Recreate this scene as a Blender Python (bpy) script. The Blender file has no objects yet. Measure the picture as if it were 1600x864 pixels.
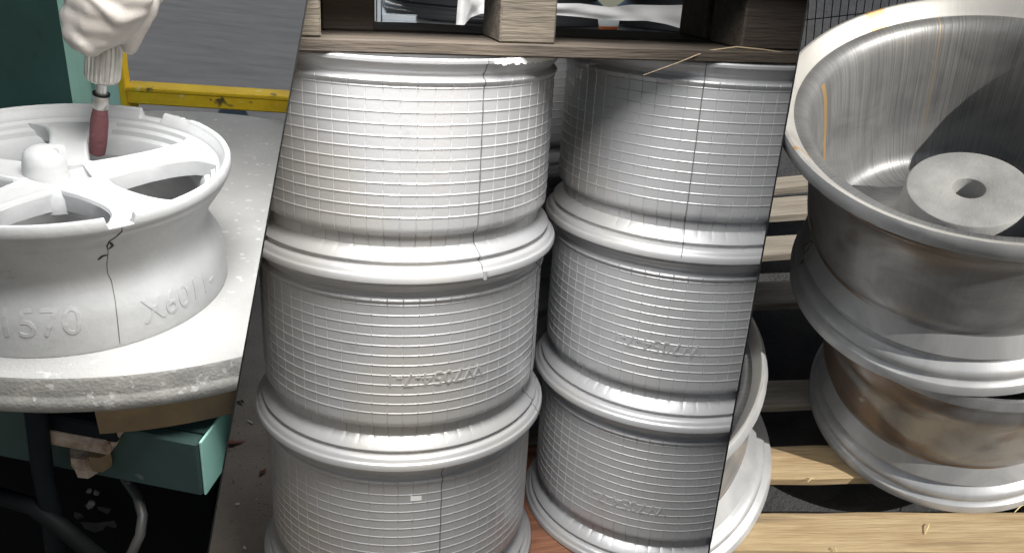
import bpy, bmesh, math, random
from mathutils import Matrix, Vector, noise
from mathutils.bvhtree import BVHTree

random.seed(7)
PI = math.pi
R_ = math.radians
SC = bpy.context.scene
COL = SC.collection

# ------------------------------------------------------------------ camera
W, H, F = 1600.0, 864.0, 1300.0


def cam_rot(yaw, pitch, roll):
    return (Matrix.Rotation(yaw, 4, 'Z') @ Matrix.Rotation(PI / 2 + pitch, 4, 'X')
            @ Matrix.Rotation(roll, 4, 'Z'))


def cam_mat(v):
    return Matrix.Translation(Vector(v[:3])) @ cam_rot(*v[3:6])


POSE = {
    'l': (0.5521, -0.9392, 0.5895, -0.0168, -0.5028, 0.1179),
    'm': (0.1134, -1.2611, 0.4150, -0.0503, -0.3689, 0.0596),
    'r': (-1.04497, -0.23855, 1.07169, -0.61398, -0.78829, -0.25931),
}
BASE = Matrix.Translation((0, 0, 0.72))          # yard ground of the middle bay near world zero
CAMW = BASE @ cam_mat(POSE['m'])
SET = {k: CAMW @ cam_mat(v).inverted() for k, v in POSE.items()}   # three bays, each a rigid stage of its own

cd = bpy.data.cameras.new('camera')
cam = bpy.data.objects.new('camera', cd)
COL.objects.link(cam)
cam.matrix_world = CAMW
cd.sensor_width = 36.0
cd.lens = F / W * 36.0
cd.clip_start = 0.02
cd.clip_end = 200
SC.camera = cam

# ------------------------------------------------------------------ light
SUN_AZ, SUN_EL = -76.0, 38.0                     # in the frame of the sunny bay
sd = Vector((math.cos(R_(SUN_EL)) * math.cos(R_(SUN_AZ)),
             math.cos(R_(SUN_EL)) * math.sin(R_(SUN_AZ)), math.sin(R_(SUN_EL))))
sdw = (SET['r'].to_3x3() @ sd).normalized()
sl = bpy.data.lights.new('sun', 'SUN')
sl.energy = 5.0
sl.angle = R_(0.5)
sl.color = (1.0, 0.965, 0.90)
so = bpy.data.objects.new('sun', sl)
COL.objects.link(so)
so.rotation_euler = sdw.to_track_quat('Z', 'Y').to_euler()

world = bpy.data.worlds.new('World')
SC.world = world
world.use_nodes = True
wn = world.node_tree.nodes
wl = world.node_tree.links
bg = wn['Background']
sky = wn.new('ShaderNodeTexSky')
sky.sky_type = 'NISHITA'
sky.sun_disc = False
sky.sun_elevation = math.asin(max(0.05, min(1, sdw.z)))
sky.sun_rotation = math.atan2(sdw.x, sdw.y)
wl.new(sky.outputs[0], bg.inputs[0])
bg.inputs[1].default_value = 0.10


def area(name, bay, loc, target, size, energy, color, sy=None):
    l = bpy.data.lights.new(name, 'AREA')
    l.energy = energy
    l.color = color
    l.size = size
    if sy:
        l.shape = 'RECTANGLE'
        l.size_y = sy
    o = bpy.data.objects.new(name, l)
    COL.objects.link(o)
    p = SET[bay] @ Vector(loc)
    t = SET[bay] @ Vector(target)
    o.matrix_world = Matrix.Translation(p) @ (p - t).to_track_quat('Z', 'Y').to_matrix().to_4x4()
    return o


def cam_pt(x, y, d):
    return SET['m'].inverted() @ CAMW @ Vector((x, y, -d))


area('bay_fill_light', 'm', cam_pt(-0.06, 0.66, 0.50), cam_pt(-0.23, -0.09, 1.3), 0.62, 9.6, (1.0, 0.99, 0.97), 0.46).data.spread = R_(86)  # added unseen soft fill for the left and middle bays
area('ground_fill_light', 'm', cam_pt(-0.34, 0.93, 1.75), cam_pt(-0.58, -0.45, 1.7), 0.35, 42, (1.0, 0.97, 0.93))  # unseen fill added to brighten the ground beside the left stack

vs = SC.view_settings
vs.view_transform = 'Standard'
vs.look = 'None'
vs.exposure = 0.0
vs.gamma = 1.0
vs.use_curve_mapping = False
SC.cycles.use_denoising = True


# ------------------------------------------------------------------ helpers
def un(bay, px, py, axis, val):
    """point of a bay (its own frame) on the plane axis = val that photo pixel (px, py) sees"""
    v = POSE[bay]
    d = cam_rot(*v[3:6]).to_3x3() @ Vector(((px - W / 2) / F, -(py - H / 2) / F, -1))
    c = Vector(v[:3])
    return c + d * ((val - c[axis]) / d[axis])


def ray(bay, px, py):
    v = POSE[bay]
    d = cam_rot(*v[3:6]).to_3x3() @ Vector(((px - W / 2) / F, -(py - H / 2) / F, -1))
    return Vector(v[:3]), d.normalized()


class MB:
    def __init__(s):
        s.v, s.f, s.uv = [], [], None

    def add(s, vs_, fs_, M=None):
        b = len(s.v)
        s.v += [tuple(M @ Vector(p)) if M else tuple(p) for p in vs_]
        s.f += [tuple(i + b for i in f) for f in fs_]
        return s

    def box(s, a, b, M=None, bev=0.0):
        x0, y0, z0 = a
        x1, y1, z1 = b
        if bev <= 0:
            vs_ = [(x, y, z) for x in (x0, x1) for y in (y0, y1) for z in (z0, z1)]
            fs_ = [(0, 1, 3, 2), (4, 6, 7, 5), (0, 4, 5, 1), (2, 3, 7, 6), (0, 2, 6, 4), (1, 5, 7, 3)]
            return s.add(vs_, fs_, M)
        bm = bmesh.new()
        bmesh.ops.create_cube(bm, size=1)
        for q in bm.verts:
            q.co = ((x0 + x1) / 2 + q.co.x * (x1 - x0), (y0 + y1) / 2 + q.co.y * (y1 - y0),
                    (z0 + z1) / 2 + q.co.z * (z1 - z0))
        bmesh.ops.bevel(bm, geom=bm.edges[:], offset=bev, segments=1, affect='EDGES')
        bm.verts.index_update()
        vs_ = [tuple(q.co) for q in bm.verts]
        fs_ = [tuple(q.index for q in f.verts) for f in bm.faces]
        bm.free()
        return s.add(vs_, fs_, M)

    def tube(s, pts, rad, n=10, cap=True):
        pts = [Vector(p) for p in pts]
        if not hasattr(rad, '__len__'):
            rad = [rad] * len(pts)
        base = len(s.v)
        up = None
        for i, p in enumerate(pts):
            t = (pts[min(i + 1, len(pts) - 1)] - pts[max(i - 1, 0)]).normalized()
            if up is None:
                up = t.orthogonal().normalized()
            up = (up - t * up.dot(t)).normalized()
            w = t.cross(up)
            for k in range(n):
                a = 2 * PI * k / n
                s.v.append(tuple(p + (up * math.cos(a) + w * math.sin(a)) * rad[i]))
        for i in range(len(pts) - 1):
            for k in range(n):
                a, b = base + i * n + k, base + i * n + (k + 1) % n
                s.f.append((a, b, b + n, a + n))
        if cap:
            s.f.append(tuple(base + k for k in reversed(range(n))))
            e = base + (len(pts) - 1) * n
            s.f.append(tuple(e + k for k in range(n)))
        return s

    def mesh(s, name, mat, smooth=None):
        me = bpy.data.meshes.new(name)
        me.from_pydata(s.v, [], s.f)
        if s.uv:
            ul = me.uv_layers.new(name='uv')
            flat = []
            for fu in s.uv:
                for c in fu:
                    flat += c
            ul.data.foreach_set('uv', flat)
        me.materials.append(mat)
        if smooth is not None:
            me.polygons.foreach_set('use_smooth', [True] * len(me.polygons))
            me.set_sharp_from_angle(angle=R_(smooth))
        me.update()
        return me


def lathe(profile, n=128, closed=True, angles=None, rad=None, a0=0.0, a1=2 * PI):
    """revolve (r, z); rad(i, angle, r, z) -> (r, z) may dent single points; uv = (turn, height metres*10)"""
    m = MB()
    full = abs((a1 - a0) - 2 * PI) < 1e-6
    if angles is None:
        angles = [a0 + (a1 - a0) * k / n for k in range(n if full else n + 1)]
    na, npf = len(angles), len(profile)
    for a in angles:
        c, s_ = math.cos(a), math.sin(a)
        for i, (r, z) in enumerate(profile):
            if rad:
                r, z = rad(i, a, r, z)
            m.v.append((r * c, r * s_, z))
    L = [0.0]
    for i in range(1, npf + 1):
        p, q = profile[i - 1], profile[i % npf]
        L.append(L[-1] + math.hypot(p[0] - q[0], p[1] - q[1]))
    m.uv = []
    for k in range(na if full else na - 1):
        k2 = (k + 1) % na
        u0, u1 = angles[k] / (2 * PI), (angles[k2] if k2 else a0 + 2 * PI) / (2 * PI)
        for i in range(npf if closed else npf - 1):
            j = (i + 1) % npf
            m.f.append((k * npf + i, k2 * npf + i, k2 * npf + j, k * npf + j))
            m.uv.append(((u0, L[i]), (u1, L[i]), (u1, L[i + 1]), (u0, L[i + 1])))
    return m


BAY = {}


def link(o, bay, parent, M):
    COL.objects.link(o)
    if parent:
        o.parent = parent
        o.matrix_basis = M if M else Matrix()
        BAY[o.name] = BAY.get(parent.name)
    else:
        o.matrix_basis = (SET[bay] if bay else Matrix()) @ (M if M else Matrix())
        BAY[o.name] = bay
    return o


def tag(o, label=None, cat=None, group=None, kind=None):
    if label:
        o['label'] = label
    if cat:
        o['category'] = cat
    if group:
        o['group'] = group
    if kind:
        o['kind'] = kind
    return o


def thing(name, bay, M, label, cat, group=None):
    o = bpy.data.objects.new(name, None)
    o.empty_display_size = 0.05
    link(o, bay, None, M)
    return tag(o, label, cat, group)


def part(name, me, parent=None, M=None, bay=None):
    return link(bpy.data.objects.new(name, me), bay, parent, M)


def copy_tree(o, bay, M, label=None):
    def rec(src, parent, mm):
        c = src.copy()
        COL.objects.link(c)
        c.parent = parent
        c.matrix_basis = mm
        BAY[c.name] = bay
        for ch in src.children:
            rec(ch, c, ch.matrix_basis.copy())
        return c
    c = rec(o, None, SET[bay] @ M)
    if label:
        c['label'] = label
    return c


def T(x, y, z):
    return Matrix.Translation((x, y, z))


def RZ(a):
    return Matrix.Rotation(a, 4, 'Z')


# ------------------------------------------------------------------ materials
def mat(name, base, rough=0.6, metal=0.0, var=None, scale=8.0, bump=0.0, bscale=60.0, coat=0.0,
        stretch=None, detail=6.0, spots=None, lohi=(0.35, 0.68), rvar=0.0, coords='Object'):
    """principled paint with noise toned between base and var, fine bump, optional speckle spots (colour, scale, threshold)"""
    m = bpy.data.materials.new(name)
    m.use_nodes = True
    nt = m.node_tree
    N, L = nt.nodes, nt.links
    b = N['Principled BSDF']
    b.inputs['Roughness'].default_value = rough
    b.inputs['Metallic'].default_value = metal
    b.inputs['Base Color'].default_value = (*base, 1)
    if coat:
        b.inputs['Coat Weight'].default_value = coat
    if max(base) < 0.012:
        b.inputs['Specular IOR Level'].default_value = 0.12
    tc = N.new('ShaderNodeTexCoord')
    src = tc.outputs[coords]
    if stretch:
        mp = N.new('ShaderNodeMapping')
        mp.inputs['Scale'].default_value = stretch
        L.new(src, mp.inputs[0])
        src = mp.outputs[0]
    col = None
    fac = None
    if var:
        nz = N.new('ShaderNodeTexNoise')
        nz.inputs['Scale'].default_value = scale
        nz.inputs['Detail'].default_value = detail
        nz.inputs['Roughness'].default_value = 0.62
        L.new(src, nz.inputs['Vector'])
        rp = N.new('ShaderNodeValToRGB')
        rp.color_ramp.elements[0].position = lohi[0]
        rp.color_ramp.elements[1].position = lohi[1]
        rp.color_ramp.elements[0].color = (*base, 1)
        rp.color_ramp.elements[1].color = (*var, 1)
        L.new(nz.outputs['Fac'], rp.inputs[0])
        col = rp.outputs[0]
        fac = nz.outputs['Fac']
    if spots:
        for (sc_, ss, th) in spots:
            nz2 = N.new('ShaderNodeTexNoise')
            nz2.inputs['Scale'].default_value = ss
            nz2.inputs['Detail'].default_value = 4
            L.new(src, nz2.inputs['Vector'])
            r2 = N.new('ShaderNodeValToRGB')
            r2.color_ramp.elements[0].position = th
            r2.color_ramp.elements[1].position = min(1, th + 0.06)
            L.new(nz2.outputs['Fac'], r2.inputs[0])
            mx = N.new('ShaderNodeMix')
            mx.data_type = 'RGBA'
            L.new(r2.outputs[0], mx.inputs[0])
            if col is not None:
                L.new(col, mx.inputs[6])
            else:
                mx.inputs[6].default_value = (*base, 1)
            mx.inputs[7].default_value = (*sc_, 1)
            col = mx.outputs[2]
    if col is not None:
        L.new(col, b.inputs['Base Color'])
    if rvar and fac is not None:
        mr = N.new('ShaderNodeMapRange')
        mr.inputs[3].default_value = max(0.05, rough - rvar)
        mr.inputs[4].default_value = min(1, rough + rvar)
        L.new(fac, mr.inputs[0])
        L.new(mr.outputs[0], b.inputs['Roughness'])
    if bump:
        nb = N.new('ShaderNodeTexNoise')
        nb.inputs['Scale'].default_value = bscale
        nb.inputs['Detail'].default_value = 5
        L.new(src, nb.inputs['Vector'])
        bp = N.new('ShaderNodeBump')
        bp.inputs['Strength'].default_value = bump
        bp.inputs['Distance'].default_value = 0.004
        L.new(nb.outputs['Fac'], bp.inputs['Height'])
        L.new(bp.outputs[0], b.inputs['Normal'])
    return m


def wood(name, light, dark, stain=None, rough=0.8):
    m = mat(name, light, rough, var=dark, scale=9, stretch=(0.7, 9, 9), bump=0.5, bscale=28, lohi=(0.38, 0.66),
            spots=[(stain, 2.2, 0.53)] if stain else None)
    return m


M_white = mat('white_wheel_paint', (0.45, 0.455, 0.458), 0.6, var=(0.385, 0.39, 0.392), scale=14, bump=0.12, bscale=120)
M_white_text = M_white
M_dust = mat('dusty_steel_table', (0.37, 0.366, 0.355), 0.85, var=(0.31, 0.31, 0.305), scale=5, bump=0.25, bscale=200,
             spots=[((0.47, 0.465, 0.45), 60, 0.62)], lohi=(0.42, 0.7))
M_dust_edge = mat('dusty_table_edge', (0.30, 0.29, 0.27), 0.85, var=(0.20, 0.195, 0.185), scale=30, bump=0.3, bscale=260,
                  spots=[((0.42, 0.41, 0.39), 70, 0.60)])
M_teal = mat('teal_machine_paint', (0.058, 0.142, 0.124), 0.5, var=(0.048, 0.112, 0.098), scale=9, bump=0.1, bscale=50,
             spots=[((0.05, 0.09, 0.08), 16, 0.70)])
M_teal_lit = mat('lit_teal_paint', (0.40, 0.72, 0.63), 0.4, var=(0.34, 0.62, 0.54), scale=9, bump=0.08, bscale=50,
                   spots=[((0.10, 0.16, 0.14), 18, 0.71)])  # same teal made lighter, light painted in for the lit faces
M_yellow = mat('worn_yellow_paint', (0.90, 0.60, 0.02), 0.55, var=(0.76, 0.47, 0.02), scale=14, bump=0.4, bscale=80,
               spots=[((0.13, 0.09, 0.04), 24, 0.63), ((0.80, 0.68, 0.30), 40, 0.66)])
M_brown = mat('rusty_brown_plate', (0.21, 0.15, 0.075), 0.7, var=(0.12, 0.08, 0.05), scale=12, bump=0.4)
M_crust = mat('crusted_steel', (0.42, 0.36, 0.30), 0.8, var=(0.16, 0.10, 0.07), scale=40, bump=0.9, bscale=70)
M_black = mat('black_rubber', (0.005, 0.0055, 0.006), 0.6, var=(0.010, 0.011, 0.012), scale=10, bump=0.1)
M_blacksteel = mat('black_steel', (0.005, 0.008, 0.010), 0.55, var=(0.009, 0.012, 0.015), scale=12, bump=0.15)
M_shade_plastic = mat('black_shade_and_plastic', (0.003, 0.003, 0.0035), 0.9)  # near-black: shade box under the beam, table pedestal, plastic block
M_asphalt_l = mat('grey_asphalt', (0.105, 0.103, 0.10), 0.9, var=(0.075, 0.074, 0.072), scale=3, bump=0.4, bscale=90,
                  stretch=(1, 4, 1), spots=[((0.14, 0.138, 0.132), 30, 0.68)])
M_glove = mat('pale_cotton_glove', (0.42, 0.385, 0.355), 0.95, var=(0.33, 0.305, 0.28), scale=14, bump=0.12, bscale=400)
M_steel = mat('satin_steel', (0.52, 0.51, 0.49), 0.34, 1.0, var=(0.36, 0.35, 0.33), scale=30, bump=0.06)
M_steel_light = mat('brushed_chuck', (0.62, 0.60, 0.56), 0.38, 0.85, var=(0.45, 0.43, 0.40), scale=30)
M_stone = mat('red_grinding_stone', (0.12, 0.042, 0.048), 0.85, var=(0.085, 0.03, 0.034), scale=40, bump=0.4, bscale=220)
M_darkline = mat('dark_crack', (0.035, 0.032, 0.03), 0.9)
M_softline = mat('dull_seam', (0.13, 0.125, 0.12), 0.8)
M_silver = mat('silver_cast_paint', (0.47, 0.47, 0.48), 0.42, 0.35, var=(0.405, 0.405, 0.41), scale=7, bump=0.05, bscale=220,
               lohi=(0.3, 0.7), rvar=0.08, spots=[((0.43, 0.42, 0.405), 3.0, 0.55), ((0.37, 0.37, 0.38), 9.0, 0.64), ((0.27, 0.265, 0.255), 22.0, 0.73)])
M_silver_dark = mat('grey_wheel_paint', (0.42, 0.42, 0.43), 0.5, 0.25, var=(0.36, 0.36, 0.37), scale=7)
M_sticker = mat('white_sticker', (0.82, 0.82, 0.80), 0.6)
M_greywood = wood('weathered_wood', (0.125, 0.103, 0.077), (0.05, 0.041, 0.031))
M_darkwood = wood('dark_wood', (0.05, 0.037, 0.027), (0.024, 0.018, 0.013))
M_redwood = wood('red_brown_wood', (0.27, 0.115, 0.062), (0.12, 0.05, 0.03))
M_newwood = wood('fresh_pine', (0.47, 0.355, 0.205), (0.33, 0.23, 0.12), stain=(0.26, 0.19, 0.11))
M_oldwood = wood('greyed_pine', (0.35, 0.315, 0.265), (0.21, 0.18, 0.145))
M_asphalt_m = mat('brown_asphalt', (0.30, 0.26, 0.215), 0.9, var=(0.21, 0.18, 0.145), scale=5, bump=0.6, bscale=120,
                  spots=[((0.24, 0.22, 0.20), 90, 0.70)])
M_asphalt_r = mat('dark_asphalt', (0.060, 0.060, 0.062), 0.9, var=(0.035, 0.036, 0.039), scale=16, bump=0.9, bscale=130,
                  spots=[((0.13, 0.13, 0.13), 110, 0.70)])
M_leaf = mat('dry_leaf', (0.28, 0.075, 0.03), 0.8, var=(0.18, 0.06, 0.03), scale=50)
M_chip = mat('pale_chip', (0.62, 0.60, 0.55), 0.8)
M_paper = mat('white_paper', (0.84, 0.84, 0.83), 0.8, var=(0.76, 0.76, 0.76), scale=6)
M_plastic = mat('grey_plastic', (0.36, 0.40, 0.43), 0.45, var=(0.30, 0.33, 0.36), scale=9)
M_orange = mat('orange_strap', (0.75, 0.20, 0.06), 0.6)
M_drum = mat('dark_grey_metal', (0.10, 0.105, 0.11), 0.5, 0.2)
M_divider = mat('black_divider', (0.008, 0.008, 0.008), 0.8)
M_wire = mat('black_wire', (0.012, 0.013, 0.016), 0.5)
M_tape = mat('brown_marker', (0.20, 0.10, 0.05), 0.8)
M_straw = mat('straw', (0.70, 0.56, 0.30), 0.85)


def raw_metal(name, base, base2, rough, streak=0.0, stain=None, rust=(), metal=0.45):
    """machined aluminium: fine streaks across the turn (uv x), blotchy stains, narrow rust runs at given turns"""
    m = bpy.data.materials.new(name)
    m.use_nodes = True
    N, L = m.node_tree.nodes, m.node_tree.links
    b = N['Principled BSDF']
    b.inputs['Metallic'].default_value = metal
    tc = N.new('ShaderNodeTexCoord')
    mp = N.new('ShaderNodeMapping')
    mp.inputs['Scale'].default_value = (620, 5, 1)
    L.new(tc.outputs['UV'], mp.inputs[0])
    n1 = N.new('ShaderNodeTexNoise')
    n1.inputs['Scale'].default_value = 1.0
    n1.inputs['Detail'].default_value = 5
    L.new(mp.outputs[0], n1.inputs['Vector'])
    n2 = N.new('ShaderNodeTexNoise')
    n2.inputs['Scale'].default_value = 9
    n2.inputs['Detail'].default_value = 7
    n2.inputs['Distortion'].default_value = 1.2
    L.new(tc.outputs['Object'], n2.inputs['Vector'])
    rp = N.new('ShaderNodeValToRGB')
    rp.color_ramp.elements[0].position = 0.4
    rp.color_ramp.elements[1].position = 0.62
    rp.color_ramp.elements[0].color = (*base, 1)
    rp.color_ramp.elements[1].color = (*base2, 1)
    L.new(n2.outputs['Fac'], rp.inputs[0])
    col = rp.outputs[0]
    if stain:
        n3 = N.new('ShaderNodeTexNoise')
        n3.inputs['Scale'].default_value = 4.2
        n3.inputs['Detail'].default_value = 8
        n3.inputs['Distortion'].default_value = 0.8
        L.new(tc.outputs['Object'], n3.inputs['Vector'])
        r3 = N.new('ShaderNodeValToRGB')
        r3.color_ramp.elements[0].position = 0.47
        r3.color_ramp.elements[1].position = 0.56
        L.new(n3.outputs['Fac'], r3.inputs[0])
        mx = N.new('ShaderNodeMix')
        mx.data_type = 'RGBA'
        L.new(r3.outputs[0], mx.inputs[0])
        L.new(col, mx.inputs[6])
        mx.inputs[7].default_value = (*stain, 1)
        col = mx.outputs[2]
        n4 = N.new('ShaderNodeTexNoise')
        n4.inputs['Scale'].default_value = 7.5
        n4.inputs['Detail'].default_value = 9
        n4.inputs['Distortion'].default_value = 2.2
        L.new(tc.outputs['Object'], n4.inputs['Vector'])
        r4 = N.new('ShaderNodeValToRGB')
        r4.color_ramp.elements[0].position = 0.60
        r4.color_ramp.elements[1].position = 0.70
        r4.color_ramp.elements[1].color = (0.6, 0.6, 0.6, 1)
        L.new(n4.outputs['Fac'], r4.inputs[0])
        mx = N.new('ShaderNodeMix')
        mx.data_type = 'RGBA'
        L.new(r4.outputs[0], mx.inputs[0])
        L.new(col, mx.inputs[6])
        mx.inputs[7].default_value = (0.50, 0.505, 0.515, 1)
        col = mx.outputs[2]
    if rust:
        sx = N.new('ShaderNodeSeparateXYZ')
        L.new(tc.outputs['UV'], sx.inputs[0])
        for (u0, wd, v0, v1) in rust:
            ad = N.new('ShaderNodeMath')
            ad.operation = 'MULTIPLY_ADD'
            L.new(n2.outputs['Fac'], ad.inputs[0])
            ad.inputs[1].default_value = wd * 1.4
            L.new(sx.outputs[0], ad.inputs[2])
            c1 = N.new('ShaderNodeMath')
            c1.operation = 'COMPARE'
            L.new(ad.outputs[0], c1.inputs[0])
            c1.inputs[1].default_value = (u0 % 1.0) + wd * 0.7
            c1.inputs[2].default_value = wd
            c2 = N.new('ShaderNodeMath')
            c2.operation = 'COMPARE'
            L.new(sx.outputs[1], c2.inputs[0])
            c2.inputs[1].default_value = (v0 + v1) / 2
            c2.inputs[2].default_value = (v1 - v0) / 2
            mu = N.new('ShaderNodeMath')
            mu.operation = 'MULTIPLY'
            L.new(c1.outputs[0], mu.inputs[0])
            L.new(c2.outputs[0], mu.inputs[1])
            m3 = N.new('ShaderNodeMath')
            m3.operation = 'MULTIPLY'
            L.new(mu.outputs[0], m3.inputs[0])
            m3.inputs[1].default_value = 0.75 if wd > 0.002 else 0.3
            mx = N.new('ShaderNodeMix')
            mx.data_type = 'RGBA'
            L.new(m3.outputs[0], mx.inputs[0])
            L.new(col, mx.inputs[6])
            mx.inputs[7].default_value = (0.62, 0.36, 0.10, 1)
            col = mx.outputs[2]
    if streak:
        ml = N.new('ShaderNodeMix')
        ml.data_type = 'RGBA'
        ml.blend_type = 'MULTIPLY'
        ml.inputs[0].default_value = streak
        L.new(col, ml.inputs[6])
        rs = N.new('ShaderNodeValToRGB')
        rs.color_ramp.elements[0].position = 0.35
        rs.color_ramp.elements[1].position = 0.6
        rs.color_ramp.elements[0].color = (0.45, 0.45, 0.45, 1)
        L.new(n1.outputs['Fac'], rs.inputs[0])
        L.new(rs.outputs[0], ml.inputs[7])
        col = ml.outputs[2]
    L.new(col, b.inputs['Base Color'])
    mr = N.new('ShaderNodeMapRange')
    mr.inputs[3].default_value = rough - 0.12
    mr.inputs[4].default_value = rough + 0.14
    L.new(n2.outputs['Fac'], mr.inputs[0])
    L.new(mr.outputs[0], b.inputs['Roughness'])
    bp = N.new('ShaderNodeBump')
    bp.inputs['Strength'].default_value = 0.04 if streak < 0.2 else 0.35
    bp.inputs['Distance'].default_value = 0.001
    L.new(n1.outputs['Fac'], bp.inputs['Height'])
    L.new(bp.outputs[0], b.inputs['Normal'])
    return m


# ------------------------------------------------------------------ dividers between the three bays
LINE = {1: ((480, 0), (325, 864)), 2: ((1263, 0), (1107, 864))}


def line_x(k, py):
    (xa, ya), (xb, yb) = LINE[k]
    return xa + (xb - xa) * (py - ya) / (yb - ya)


def sheet_pt(k, Y, d):
    py = H / 2 - F * Y / d
    return Vector(((line_x(k, py) - W / 2) / F * d, Y, -d))


PLANE = {}
M_sheet = {1: mat('pale_sheet', (0.55, 0.55, 0.55), 0.7), 2: mat('grey_sheet', (0.22, 0.225, 0.235), 0.7)}
for k in (1, 2):
    a = CAMW @ sheet_pt(k, 0.5, 1)
    b = CAMW @ sheet_pt(k, -0.5, 1)
    o = CAMW.translation
    n = (a - o).cross(b - o).normalized()
    right = CAMW.to_3x3() @ Vector((1, 0, 0))
    if n.dot(right) < 0:
        n = -n
    PLANE[k] = (o.copy(), n)
    t = 0.00072
    outline = ((-0.75, 0.85), (0.30, 0.85), (1.25, 3.6), (-0.75, 3.6))
    q = [CAMW @ sheet_pt(k, Y, d) for Y, d in outline]
    nq = len(q)
    mb = MB()
    mb.v = [tuple(p + n * t) for p in q] + [tuple(p - n * t) for p in q]
    mb.f = [tuple(range(nq)), tuple(range(2 * nq - 1, nq - 1, -1))] + [(i, nq + i, nq + (i + 1) % nq, (i + 1) % nq) for i in range(nq)]
    ob = part('divider_panel', mb.mesh('divider_panel', M_sheet[k]))
    e0, e1 = CAMW @ sheet_pt(k, -0.75, outline[0][1] - 0.0015), CAMW @ sheet_pt(k, outline[1][0], outline[0][1] - 0.0015)
    em = MB()
    b0, b1 = q[0], q[1]
    em.v = [tuple(p + n * t * 1.15 * s_) for s_ in (1, -1) for p in (e0, e1, b1, b0)]
    em.f = [(0, 1, 2, 3), (7, 6, 5, 4), (0, 4, 5, 1), (1, 5, 6, 2), (2, 6, 7, 3), (3, 7, 4, 0)]
    part('edge_strip', em.mesh('edge_strip', M_divider), ob)
    tag(ob, ['thin slanted black divider between the grinding bench and the white wheel stacks',
             'thin slanted black divider between the white wheel stacks and the bare metal wheels'][k - 1], 'divider',
        'slanted dividers')


# unseen sheet added to keep sun off two bays, edge cut for the third
A_ = SET['r'] @ un('r', 1224, 196, 2, 0.339)
r2 = (CAMW.to_3x3() @ Vector((0.28, 0.0, -0.96))).normalized()
E_ = A_ + sdw * 2.0 - CAMW.to_3x3() @ Vector((0.02, 0, 0))
lf = CAMW.to_3x3() @ Vector((-1, 0, 0))
lf.z = 0.06
upv = Vector((0, 0, 0.02))
lf.normalize()
rq = [E_ + r2 * a_ + lf * b_ for a_, b_ in ((-3.4, -2.9), (-1.8, -1.46), (-1.5, -1.32), (-1.1, -0.92), (-0.7, -0.50), (-0.3, -0.10), (0.1, 0.16), (0.5, 0.38), (0.9, 0.55), (2.6, 0.80),
                                                     (2.6, 5.0), (-3.4, 5.0))]
rf = MB()
rf.v = [tuple(p) for p in rq] + [tuple(p + upv) for p in rq]
nr_ = len(rq)
rf.f = [tuple(range(nr_ - 1, -1, -1)), tuple(range(nr_, 2 * nr_))] + [(i, (i + 1) % nr_, nr_ + (i + 1) % nr_, nr_ + i) for i in range(nr_)]
tag(part('sun_blocker', rf.mesh('sun_blocker', mat('sun_blocker_sheet', (0.35, 0.35, 0.35), 0.7))), 'unseen grey sheet added to keep the sun off two bays', 'roof')


def ground(bay, z, rect, m, name='ground'):
    x0, y0, x1, y1 = rect
    mb = MB()
    nx = ny = 24
    for j in range(ny + 1):
        for i in range(nx + 1):
            x, y = x0 + (x1 - x0) * i / nx, y0 + (y1 - y0) * j / ny
            mb.v.append((x, y, z + 0.004 * noise.noise(Vector((x * 2, y * 2, z)))))
    for j in range(ny):
        for i in range(nx):
            a = j * (nx + 1) + i
            mb.f.append((a, a + 1, a + nx + 2, a + nx + 1))
    o = part(name, mb.mesh(name, m, 40), None, None, bay)
    o['kind'] = 'structure'
    return o


def plank(name, length, width, thick, m, parent, M, seed=0, bev=0.002):
    """a board whose grain runs along its own x; slightly uneven edges"""
    rnd = random.Random(seed)
    mb = MB()
    n = max(4, int(length / 0.06))
    for i in range(n + 1):
        x = -length / 2 + length * i / n
        e1, e2 = rnd.uniform(-1, 1) * 0.0012, rnd.uniform(-1, 1) * 0.0012
        zt = rnd.uniform(-1, 1) * 0.0007
        w, h_ = width / 2, thick / 2
        for (y, z) in ((-w + bev, -h_), (w - bev, -h_), (w, -h_ + bev), (w, h_ - bev), (w - bev, h_), (-w + bev, h_),
                       (-w, h_ - bev), (-w, -h_ + bev)):
            mb.v.append((x, y + (e1 if y < 0 else e2), z + (zt if z > 0 else 0)))
    for i in range(n):
        for k in range(8):
            a, b = i * 8 + k, i * 8 + (k + 1) % 8
            mb.f.append((a, b, b + 8, a + 8))
    mb.f.append(tuple(range(7, -1, -1)))
    mb.f.append(tuple(n * 8 + k for k in range(8)))
    return part(name, mb.mesh(name, m, 30), parent, M)


def text_mesh(body, size, depth, fn, m, name='lettering'):
    """letters as relief: flat glyph (x, y, d) bent onto a surface by fn"""
    cu = bpy.data.curves.new('txt', 'FONT')
    cu.body = body
    cu.size = size
    cu.extrude = depth / 2
    cu.align_x = 'CENTER'
    cu.align_y = 'CENTER'
    cu.resolution_u = 3
    to = bpy.data.objects.new('txt', cu)
    COL.objects.link(to)
    dg = bpy.context.evaluated_depsgraph_get()
    me0 = to.evaluated_get(dg).to_mesh()
    bm = bmesh.new()
    bm.from_mesh(me0)
    bpy.data.objects.remove(to)
    bpy.data.curves.remove(cu)
    bmesh.ops.triangulate(bm, faces=bm.faces[:])
    for _ in range(3):
        le = [e for e in bm.edges if e.calc_length() > size * 0.12]
        if le:
            bmesh.ops.subdivide_edges(bm, edges=le, cuts=1)
            bmesh.ops.triangulate(bm, faces=[f for f in bm.faces if len(f.verts) > 3])
    for v in bm.verts:
        v.co = fn(v.co.x, v.co.y, v.co.z + depth / 2)
    me = bpy.data.meshes.new(name)
    bm.to_mesh(me)
    bm.free()
    me.materials.clear()
    me.materials.append(m)
    return me


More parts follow.
